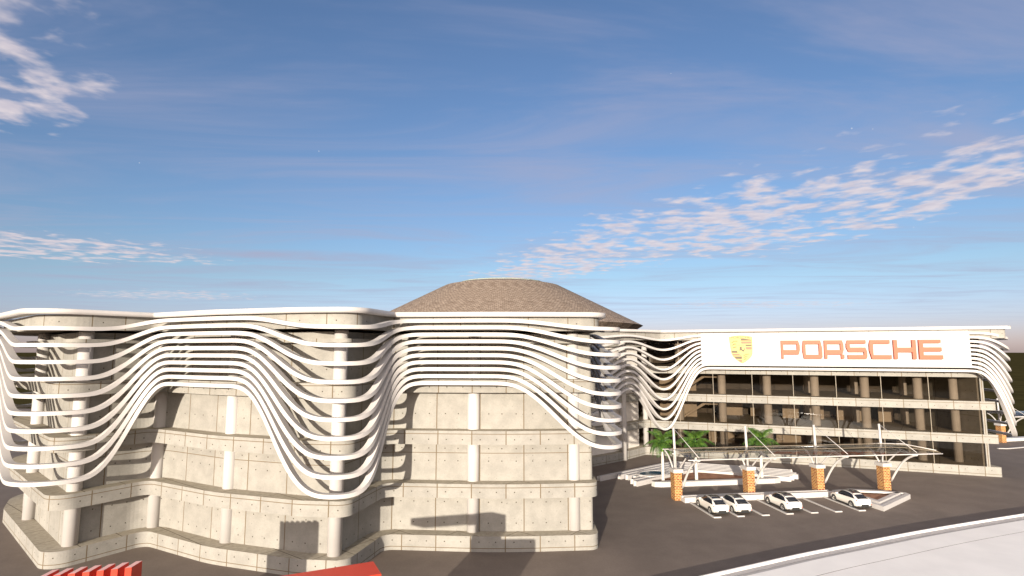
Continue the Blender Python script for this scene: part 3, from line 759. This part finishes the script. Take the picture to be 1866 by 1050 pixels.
palm(24.3, 77.1, .3, 'middle palm tree in the brown soil behind the first brick pier', 2.1, 3.95)
palm(33.3, 78.0, .3, 'right palm tree near the right end of the planter kerb', 4.0, 4.0)

# ------------------------------------------------------------ cars
XS = [-2.34, -2.28, -2.1, -1.75, -1.3, -.8, -.3, .2, .55, .85, 1.2, 1.6, 1.95, 2.2, 2.34]
belt = [.78, .98, 1.03, 1.05, 1.04, 1.02, 1.0, .98, .97, .965, .93, .88, .82, .74, .60]
top = [.80, 1.0, 1.09, 1.24, 1.44, 1.56, 1.60, 1.57, 1.47, 1.30, 1.06, .98, .90, .80, .64]
wid = [.72, .82, .90, .95, .965, .95, .945, .945, .95, .955, .96, .955, .91, .82, .62]
topw = [.66, .70, .66, .60, .58, .58, .58, .585, .60, .66, .70, .72, .68, .58, .42]
bot = [.42, .34, .28, .24, .22, .22, .22, .22, .22, .22, .22, .23, .25, .3, .38]
def lerp(a, b, t): return a + (b - a) * t
def prop(A, s):
    i = min(max(int(s), 0), len(A) - 2); return lerp(A[i], A[i + 1], s - i)
def section(s):
    b, tp, w, tw, bo, x = prop(belt, s), prop(top, s), prop(wid, s), prop(topw, s), prop(bot, s), prop(XS, s)
    P = [(0, bo), (w * .8, bo), (w * .94, bo + .05), (w * .99, lerp(bo, b, .35)), (w, lerp(bo, b, .6)), (w * .975, lerp(bo, b, .88)), (w * .93, b),
         (lerp(w * .93, tw, .5) + .015, lerp(b, tp, .55)), (tw, tp - .06 * min(1, (tp - b) * 3)), (tw * .8, tp - .012), (tw * .4, tp + .004), (0, tp + .008)]
    return [Vector((x, y, z)) for y, z in P]
def spt(s, j, side=1):
    i = min(int(s), len(XS) - 2); a, b = section(i), section(i + 1); jj = min(int(j), 10); t = j - jj
    p = a[jj].lerp(a[jj + 1], t).lerp(b[jj].lerp(b[jj + 1], t), s - i); p.y *= side; return p
def patch(bm, f, nu, nv, off):
    G = [[f(i / nu, j / nv) for j in range(nv + 1)] for i in range(nu + 1)]; V = []
    for i in range(nu + 1):
        row = []
        for j in range(nv + 1):
            a = G[min(i + 1, nu)][j] - G[max(i - 1, 0)][j]; b = G[i][min(j + 1, nv)] - G[i][max(j - 1, 0)]; n = a.cross(b)
            if n.length < 1e-9: n = Vector((0, 0, 1))
            n.normalize(); c = G[i][j] - Vector((0, 0, .75))
            if n.dot(c) < 0: n = -n
            row.append(bm.verts.new(G[i][j] + n * off))
        V.append(row)
    for i in range(nu):
        for j in range(nv): q = bm.faces.new((V[i][j], V[i + 1][j], V[i + 1][j + 1], V[i][j + 1])); q.smooth = True
def make_car():
    e = empty('parked_car'); bm = bmesh.new()
    SS = [i / 3 for i in range(3 * (len(XS) - 1) + 1)]
    # Catmull-like smoothing by sampling the piecewise sections then relaxing
    rings = []
    for s in SS:
        sec = [spt(min(s, len(XS) - 1.0001), j) for j in range(12)]; rings.append(sec)
    for _ in range(2):
        rings = [rings[0]] + [[(rings[i - 1][k] + rings[i][k] * 2 + rings[i + 1][k]) / 4 for k in range(12)] for i in range(1, len(rings) - 1)] + [rings[-1]]
    V = []
    for sec in rings:
        left = [bm.verts.new((p.x, p.y, p.z)) for p in sec]; right = [left[0]] + [bm.verts.new((p.x, -p.y, p.z)) for p in sec[1:-1]] + [left[-1]]
        V.append((left, right))
    for a, b in zip(V[:-1], V[1:]):
        for sd in (0, 1):
            for k in range(11):
                q = (a[sd][k], b[sd][k], b[sd][k + 1], a[sd][k + 1]); f = bm.faces.new(q if sd == 0 else q[::-1]); f.smooth = True
    for (l, r), fl in ((V[0], 0), (V[-1], 1)):
        loop = l + r[-2:0:-1]; bm.faces.new(loop[::-1] if fl else loop)
    bmesh.ops.recalc_face_normals(bm, faces=bm.faces)
    link('body', bm, 'car', e)
    for side in (1, -1):
        bm = bmesh.new()
        def sidewin(u, v):
            s = lerp(2.6, 9.25, u); j0, j1 = 6.12, 7.9
            taper = min(1, u / .25 + .12, (1 - u) / .20 + .1); return spt(s, lerp(j0, lerp(j0, j1, taper), v), side)
        patch(bm, sidewin, 22, 5, .012); w = link('side_window', bm, 'carglass', e)
        bm = bmesh.new(); tube(bm, [spt(s, 8.35, side) + Vector((0, side * .01, .02)) for s in (3.4, 4, 5, 6, 7, 7.8)], .018, 6); link('roof_rail', bm, 'black', e)
        bm = bmesh.new(); box(bm, -.85, .85, -.05, .05, .20, .31, Matrix.Translation((0, side * .935, 0))); bevel(bm, .015); link('side_skirt', bm, 'black', e)
        bm = bmesh.new(); box(bm, .78, .98, side * .99 - .11, side * .99 + .11, 1.0, 1.14); bevel(bm, .04); link('wing_mirror', bm, 'car', e)
        # tail lamp wraps round the rear corner
        bm = bmesh.new(); patch(bm, lambda u, v: spt(lerp(.55, 1.9, u), lerp(5.05, 5.85, v) - .25 * u, side), 8, 3, .012); link('tail_lamp', bm, 'tail', e)
        bm = bmesh.new(); patch(bm, lambda u, v: spt(lerp(11.6, 13.1, u), lerp(5.0, 5.9, v), side), 6, 3, .01); link('headlight', bm, 'alloy', e)
        for yy in (.50, .62):
            bm = bmesh.new(); cyl(bm, (-2.4, side * yy, .33), (-2.2, side * yy, .33), .045, n=12); link('exhaust_tip', bm, 'chrome', e)
        for xw in (-1.40, 1.42):
            bm = bmesh.new(); cyl(bm, (xw, side * .70, .365), (xw, side * .962, .365), .43, n=36); link('wheel_arch', bm, 'black', e)
            wh = empty('wheel', (xw, side * .84, .365)); wh.parent = e
            bpy.data.objects.remove(wh)
            bm = bmesh.new(); prof = [(.26, -.12), (.345, -.12), (.365, -.09), (.365, .09), (.345, .125), (.27, .125)]
            n = 36; rg = [[bm.verts.new((xw + r * math.cos(2 * pi * k / n), side * (.86 + d), .365 + r * math.sin(2 * pi * k / n))) for k in range(n)] for r, d in prof]
            for a, b in zip(rg[:-1], rg[1:]):
                for k in range(n): bm.faces.new((a[k], a[(k + 1) % n], b[(k + 1) % n], b[k])).smooth = True
            bmesh.ops.recalc_face_normals(bm, faces=bm.faces); wheel = link('wheel', bm, 'tyre', e)
            bm = bmesh.new()
            for k in range(5):
                for dd in (-.12, .12):
                    a = 2 * pi * k / 5 + dd; a2 = 2 * pi * k / 5 + dd * 1.9
                    p0 = Vector((xw + .05 * math.cos(a), side * .975, .365 + .05 * math.sin(a))); p1 = Vector((xw + .255 * math.cos(a2), side * .965, .365 + .255 * math.sin(a2)))
                    cyl(bm, p0, p1, .022, .017, 6)
            cyl(bm, (xw, side * .94, .365), (xw, side * .985, .365), .06, n=14)
            rr = [[bm.verts.new((xw + r * math.cos(2 * pi * k / n), side * d, .365 + r * math.sin(2 * pi * k / n))) for k in range(n)] for r, d in ((.235, .95), (.262, .985), (.272, .955))]
            for a, b in zip(rr[:-1], rr[1:]):
                for k in range(n): bm.faces.new((a[k], a[(k + 1) % n], b[(k + 1) % n], b[k]))
            link('rim', bm, 'alloy', wheel)
    def full(s0, s1, j0, taper):
        def f(u, v):
            s = lerp(s0, s1, u); side = -1 if v < .5 else 1; j = lerp(11, j0, abs(v - .5) * 2); return spt(s, min(j, 10.999), side)
        return f
    bm = bmesh.new(); patch(bm, full(1.95, 3.75, 8.25, 0), 10, 12, .014); link('rear_window', bm, 'carglass', e)
    bm = bmesh.new(); patch(bm, full(4.3, 7.2, 8.8, 0), 12, 12, .012); link('roof_panel', bm, 'carglass', e)
    bm = bmesh.new(); patch(bm, full(8.0, 9.75, 8.3, 0), 10, 12, .012); link('windscreen', bm, 'carglass', e)
    bm = bmesh.new(); box(bm, -2.0, -1.42, -.55, .55, 0, .035, Matrix.Translation((.12, 0, 1.445)) @ Matrix.Rotation(-.12, 4, 'Y')); bevel(bm, .012); link('roof_spoiler', bm, 'black', e)
    bm = bmesh.new(); box(bm, -2.36, -2.0, -.78, .78, .24, .40); bevel(bm, .03); link('rear_bumper_insert', bm, 'black', e)
    bm = bmesh.new(); box(bm, -2.40, -2.30, -.42, .42, .40, .54); bevel(bm, .02); link('diffuser', bm, 'black', e)
    for side in (1, -1):
        bm = bmesh.new(); box(bm, -2.37, -2.33, side * .68 - .12, side * .68 + .12, .50, .55); link('reflector', bm, 'redlamp', e)
    return e
def copy_tree(o, parent=None):
    c = o.copy(); COL.objects.link(c); c.parent = parent
    for ch in list(o.children): copy_tree(ch, c)
    return c
car = make_car()
rzc = math.atan2(fw.y, fw.x)
spots = [(21.95, 64.55, 'leftmost parked white coupe SUV with black roof panel, beside the first stall line'), (24.45, 64.85, 'second parked white SUV from the left, partly hidden by the leftmost car'),
         (30.3, 65.75, 'third parked white SUV standing alone between two empty stalls'), (38.5, 66.95, 'rightmost parked white SUV beside the triangular soil planter')]
for i, (x, y, lb) in enumerate(spots):
    o = car if i == 0 else copy_tree(car)
    o.location = (x, y, .004); o.rotation_euler = (0, 0, rzc); tag(o, lb, 'car', 'white cars parked under the canopy')

# ------------------------------------------------------------ foreground terrace and red gate
tr = empty('white_terrace', (30, 45, 0)); tag(tr, 'broad low white terrace with a recessed channel along its rim at bottom right', 'terrace')
def TR(name, bm, mt): bmesh.ops.transform(bm, matrix=Matrix.Translation((-30, -45, 0)), verts=bm.verts); return link(name, bm, mt, tr)
edge = [Vector(p) for p in ((9.7, 42.55), (14.24, 44.79), (19.27, 47.2), (24.1, 49.5), (29.07, 51.65), (39.3, 56.0), (53.1, 61.2), (66, 65.8), (95, 75.5))]
def sm(P):
    out = []
    for i in range(len(P) - 1):
        p0, p1, p2, p3 = P[max(i - 1, 0)], P[i], P[i + 1], P[min(i + 2, len(P) - 1)]
        for k in range(6):
            t = k / 6; out.append(.5 * ((2 * p1) + (p2 - p0) * t + (2 * p0 - 5 * p1 + 4 * p2 - p3) * t * t + (3 * p1 - p0 - 3 * p2 + p3) * t ** 3))
    return out + [P[-1]]
edge = sm(edge)
def inset(P, d):
    out = []
    for i, p in enumerate(P):
        t = (P[min(i + 1, len(P) - 1)] - P[max(i - 1, 0)]).normalized(); out.append(p + Vector((t.y, -t.x)) * d)
    return out
def bandp(d0, d1, z0, z1, nm, mt):
    bm = bmesh.new(); a = inset(edge, d0); b = inset(edge, d1); prism(bm, b + a[::-1], z0, z1); return TR(nm, bm, mt)
bandp(0, .16, .004, .55, 'rim', 'whitepave'); bandp(.165, 1.5, .004, .05, 'channel', 'white'); bandp(1.505, 1.65, .004, .55, 'inner_step', 'whitepave')
bandp(1.655, 3.9, .004, .62, 'terrace_slab', 'whitepave'); bandp(3.905, 3.95, .004, .619, 'groove_shade_strip', 'grooveshade')  # flush dark strip paints the shade of a groove
bandp(3.955, 14, .004, .62, 'terrace_slab', 'whitepave'); bandp(14.005, 24, .004, .62, 'terrace_slab', 'whitepave')

gt = empty('red_gate', (-8.5, 31, 0)); tag(gt, 'solid red gate beam at the bottom edge, right of the row of red fins', 'gate')
def GT(name, bm, mt='red'): bmesh.ops.transform(bm, matrix=Matrix.Translation((8.5, -31, 0)), verts=bm.verts); return link(name, bm, mt, gt)
g1 = Vector((-7.44, 31.88)); gd = (Vector((-11.63, 29.87)) - g1).normalized(); gn = Vector((-gd.y, gd.x)); gn = gn if gn.y < 0 else -gn
def gq(a, b): return tuple(g1 + gd * a + gn * b)
bm = bmesh.new(); prism(bm, [gq(0, 0), gq(0, 1.9), gq(9.5, 1.9), gq(9.5, 0)], 5.5, 6.1, 0, 0); GT('beam', bm)
bm = bmesh.new(); prism(bm, [gq(0, 0), gq(0, 1.9), gq(1.7, 1.9), gq(1.7, 0)], .004, 5.49); GT('post', bm)
bm = bmesh.new(); prism(bm, [(-9.4, 29.3), (-3.9, 29.3), (-3.9, 29.9), (-9.4, 29.9)], .004, 4.3); GT('low_wall', bm)
fs_ = empty('red_fin_screen', (-21, 30, 0)); tag(fs_, 'row of seven upright red fins with pale tops at the bottom left edge', 'screen')
for i in range(7):
    bm = bmesh.new(); bx = Vector((-20.1, 30.92)) + Vector((-.585, -.20)) * i
    a = bx; b = bx + Vector((.27, .11)); d = Vector((-.05, .95))
    prism(bm, [tuple(a - Vector((21, 30))), tuple(b - Vector((21, 30)) ), tuple(b + d - Vector((21, 30))), tuple(a + d - Vector((21, 30)))], .004, 6.1); 
    bmesh.ops.translate(bm, vec=(42, 0, 0), verts=bm.verts) if False else None
    bmesh.ops.translate(bm, vec=(42, 0, 0), verts=bm.verts)
    
    for f in bm.faces:
        if f.normal.z > .9 or sum(v.co.z for v in f.verts) > 6.05 * len(f.verts): f.material_index = 1
    link('fin', bm, ['red', 'pink'], fs_)

# ------------------------------------------------------------ ground
bm = bmesh.new(); prism(bm, [(-260, -120), (300, -120), (300, 60), (140, 112), (78, 112), (40, 150), (-260, 190)], -.3, 0); tag(link('paved_ground', bm, 'asphalt'), kind='structure')
bm = bmesh.new(); n = 9
box(bm, -6000, 6000, -3000, 9000, -.6, -.31); tag(link('grass_ground', bm, 'grass'), kind='structure')

# ------------------------------------------------------------ light, sky
AZ, EL = R(195), R(8.2)
w = bpy.data.worlds.new('World'); sc.world = w; w.use_nodes = True; t = NT(w.node_tree); t.n.clear()
out = t.new('ShaderNodeOutputWorld'); bg = t.new('ShaderNodeBackground'); t.l.new(bg.outputs[0], out.inputs[0])
sky = t.new('ShaderNodeTexSky', sky_type='NISHITA'); sky.sun_disc = False; sky.sun_elevation = EL; sky.sun_rotation = AZ
sky.altitude = 200; sky.air_density = 1.0; sky.dust_density = .6; sky.ozone_density = 2.5
tc = t.new('ShaderNodeTexCoord'); sp = t.new('ShaderNodeSeparateXYZ'); t.l.new(tc.outputs['Generated'], sp.inputs[0])
X, Y, Z = sp.outputs
zc = t.m('MAXIMUM', Z, .012)
px, py = t.m('DIVIDE', X, zc), t.m('DIVIDE', Y, zc)
cb = t.new('ShaderNodeCombineXYZ'); t.l.new(px, cb.inputs[0]); t.l.new(py, cb.inputs[1]); pv = cb.outputs[0]
# broken altocumulus sheet
cells = t.noise(pv, 5.0, 4, .5, dist=.15); big = t.noise(pv, 1.3, 3, .5)
dens = t.m('ADD', t.m('MULTIPLY', cells, .95), t.m('MULTIPLY', big, .25))
def blob(cx, cy, ux, uy, ra, rb):      # soft elliptical patch of sky where the sheet is broken up
    l = math.hypot(ux, uy); ux, uy = ux / l, uy / l
    dx, dy = t.m('SUBTRACT', px, cx), t.m('SUBTRACT', py, cy)
    a = t.m('DIVIDE', t.m('ADD', t.m('MULTIPLY', dx, ux), t.m('MULTIPLY', dy, uy)), ra)
    b = t.m('DIVIDE', t.m('SUBTRACT', t.m('MULTIPLY', dy, ux), t.m('MULTIPLY', dx, uy)), rb)
    return t.ss(t.m('SQRT', t.m('ADD', t.m('MULTIPLY', a, a), t.m('MULTIPLY', b, b))), 1.15, .35)
mk = blob(1.0, 5.6, 1.8, -4.2, 4.6, 1.15)
for args in ((2.6, 3.8, 0, 1, 2.6, .75, ), (-4.5, 5.5, 1, .4, 1.9, 1.2), (-1.85, 1.92, -.6, .7, 1.0, .45), (5.4, 12.2, 1, 0, 3, 1.5), (-6.3, 10.2, 1, 0, 2.2, 1.3), (2.0, 5.0, 0, 1, 1.4, .9)):
    mk = t.m('MAXIMUM', mk, t.m('MULTIPLY', blob(*args), .9))
cl = t.ss(t.m('ADD', dens, t.m('MULTIPLY', mk, .27)), .745, .97)
cl = t.m('MULTIPLY', cl, t.ss(mk, .02, .3))
# thin cirrus veils, stretched
mp = t.new('ShaderNodeMapping'); mp.inputs['Rotation'].default_value = (0, 0, .5); mp.inputs['Scale'].default_value = (.45, 1.3, 1); t.l.new(pv, mp.inputs[0])
ci = t.ss(t.noise(mp.outputs[0], .9, 6, .6, dist=.8), .38, .75, 0, .55)
ci = t.m('ADD', ci, t.m('MULTIPLY', t.m('MULTIPLY', blob(-2.3, 5.9, 1, .12, 1.5, .4), .9), t.noise(pv, 2.5, 4, .6)))
skyc = t.new('ShaderNodeVectorMath', operation='MULTIPLY'); t.l.new(sky.outputs[0], skyc.inputs[0]); t.l.new(t.mix(t.ss(Z, 0, .14), (.50, .445, .76), (.505, .485, .55)), skyc.inputs[1])
SK = skyc.outputs[0]
# wide warm glow round the sun, added as fill from behind the camera
sdv = (math.sin(AZ) * math.cos(EL), math.cos(AZ) * math.cos(EL), math.sin(EL))
dt = t.new('ShaderNodeVectorMath', operation='DOT_PRODUCT'); t.l.new(tc.outputs['Generated'], dt.inputs[0]); dt.inputs[1].default_value = sdv
gw = t.m('POWER', t.m('MAXIMUM', dt.outputs['Value'], 0), 3)
gv = t.new('ShaderNodeVectorMath', operation='SCALE'); gv.inputs[0].default_value = (9.5, 7.8, 6.0); t.l.new(gw, gv.inputs['Scale'])
ga = t.new('ShaderNodeVectorMath', operation='ADD'); t.l.new(SK, ga.inputs[0]); t.l.new(gv.outputs[0], ga.inputs[1]); SK = ga.outputs[0]
up = t.ss(Z, 0, .12)
c1 = t.mix(t.m('MULTIPLY', ci, up), SK, (1.32, 1.33, 1.8))
c2 = t.mix(t.m('MULTIPLY', cl, t.m('MULTIPLY', up, .85)), c1, t.mix(t.ss(t.noise(pv, 9, 3, .5), .3, .7), (2.1, 1.9, 2.1), (2.6, 2.3, 2.35)))
vo = t.new('ShaderNodeTexVoronoi', feature='F1'); vo.inputs['Scale'].default_value = 26; t.l.new(tc.outputs['Generated'], vo.inputs[0])
sc1 = t.new('ShaderNodeSeparateColor'); t.l.new(vo.outputs['Color'], sc1.inputs[0])
st = t.m('MULTIPLY', t.m('LESS_THAN', vo.outputs['Distance'], t.m('MULTIPLY', sc1.outputs[0], .03)), t.m('MULTIPLY', t.ss(Z, .1, .3), .35))
c2 = t.mix(st, c2, (3, 3, 3))
# unseen bright patch overhead, added as fill for level surfaces
zz = t.new('ShaderNodeVectorMath', operation='SCALE'); zz.inputs[0].default_value = (1.1, 1.05, 1.05); t.l.new(t.ss(Z, .60, .85), zz.inputs['Scale'])
za = t.new('ShaderNodeVectorMath', operation='ADD'); t.l.new(c2, za.inputs[0]); t.l.new(zz.outputs[0], za.inputs[1]); c2 = za.outputs[0]
t.l.new(c2, bg.inputs[0]); bg.inputs[1].default_value = .12
sun = bpy.data.lights.new('sun', 'SUN'); sun.energy = 3.25; sun.angle = R(.55); sun.color = (1, .90, .76)
so_ = bpy.data.objects.new('sun', sun); COL.objects.link(so_)
sd = Vector((math.sin(AZ) * math.cos(EL), math.cos(AZ) * math.cos(EL), math.sin(EL)))
so_.rotation_euler = sd.to_track_quat('Z', 'Y').to_euler()

cam = bpy.data.cameras.new('camera'); co = bpy.data.objects.new('camera', cam); COL.objects.link(co); sc.camera = co
co.location = (0, 0, 17.3); co.rotation_euler = (pi / 2 + math.atan(115 / 1035), 0, 0)
cam.sensor_width = 36; cam.lens = 36 * 1035 / 1866; cam.clip_end = 20000; cam.clip_start = .1
sc.view_settings.view_transform = 'Standard'; sc.view_settings.look = 'None'; sc.view_settings.gamma = 1
sc.view_settings.exposure = 1.4
sc.cycles.max_bounces = 8; sc.cycles.transparent_max_bounces = 16
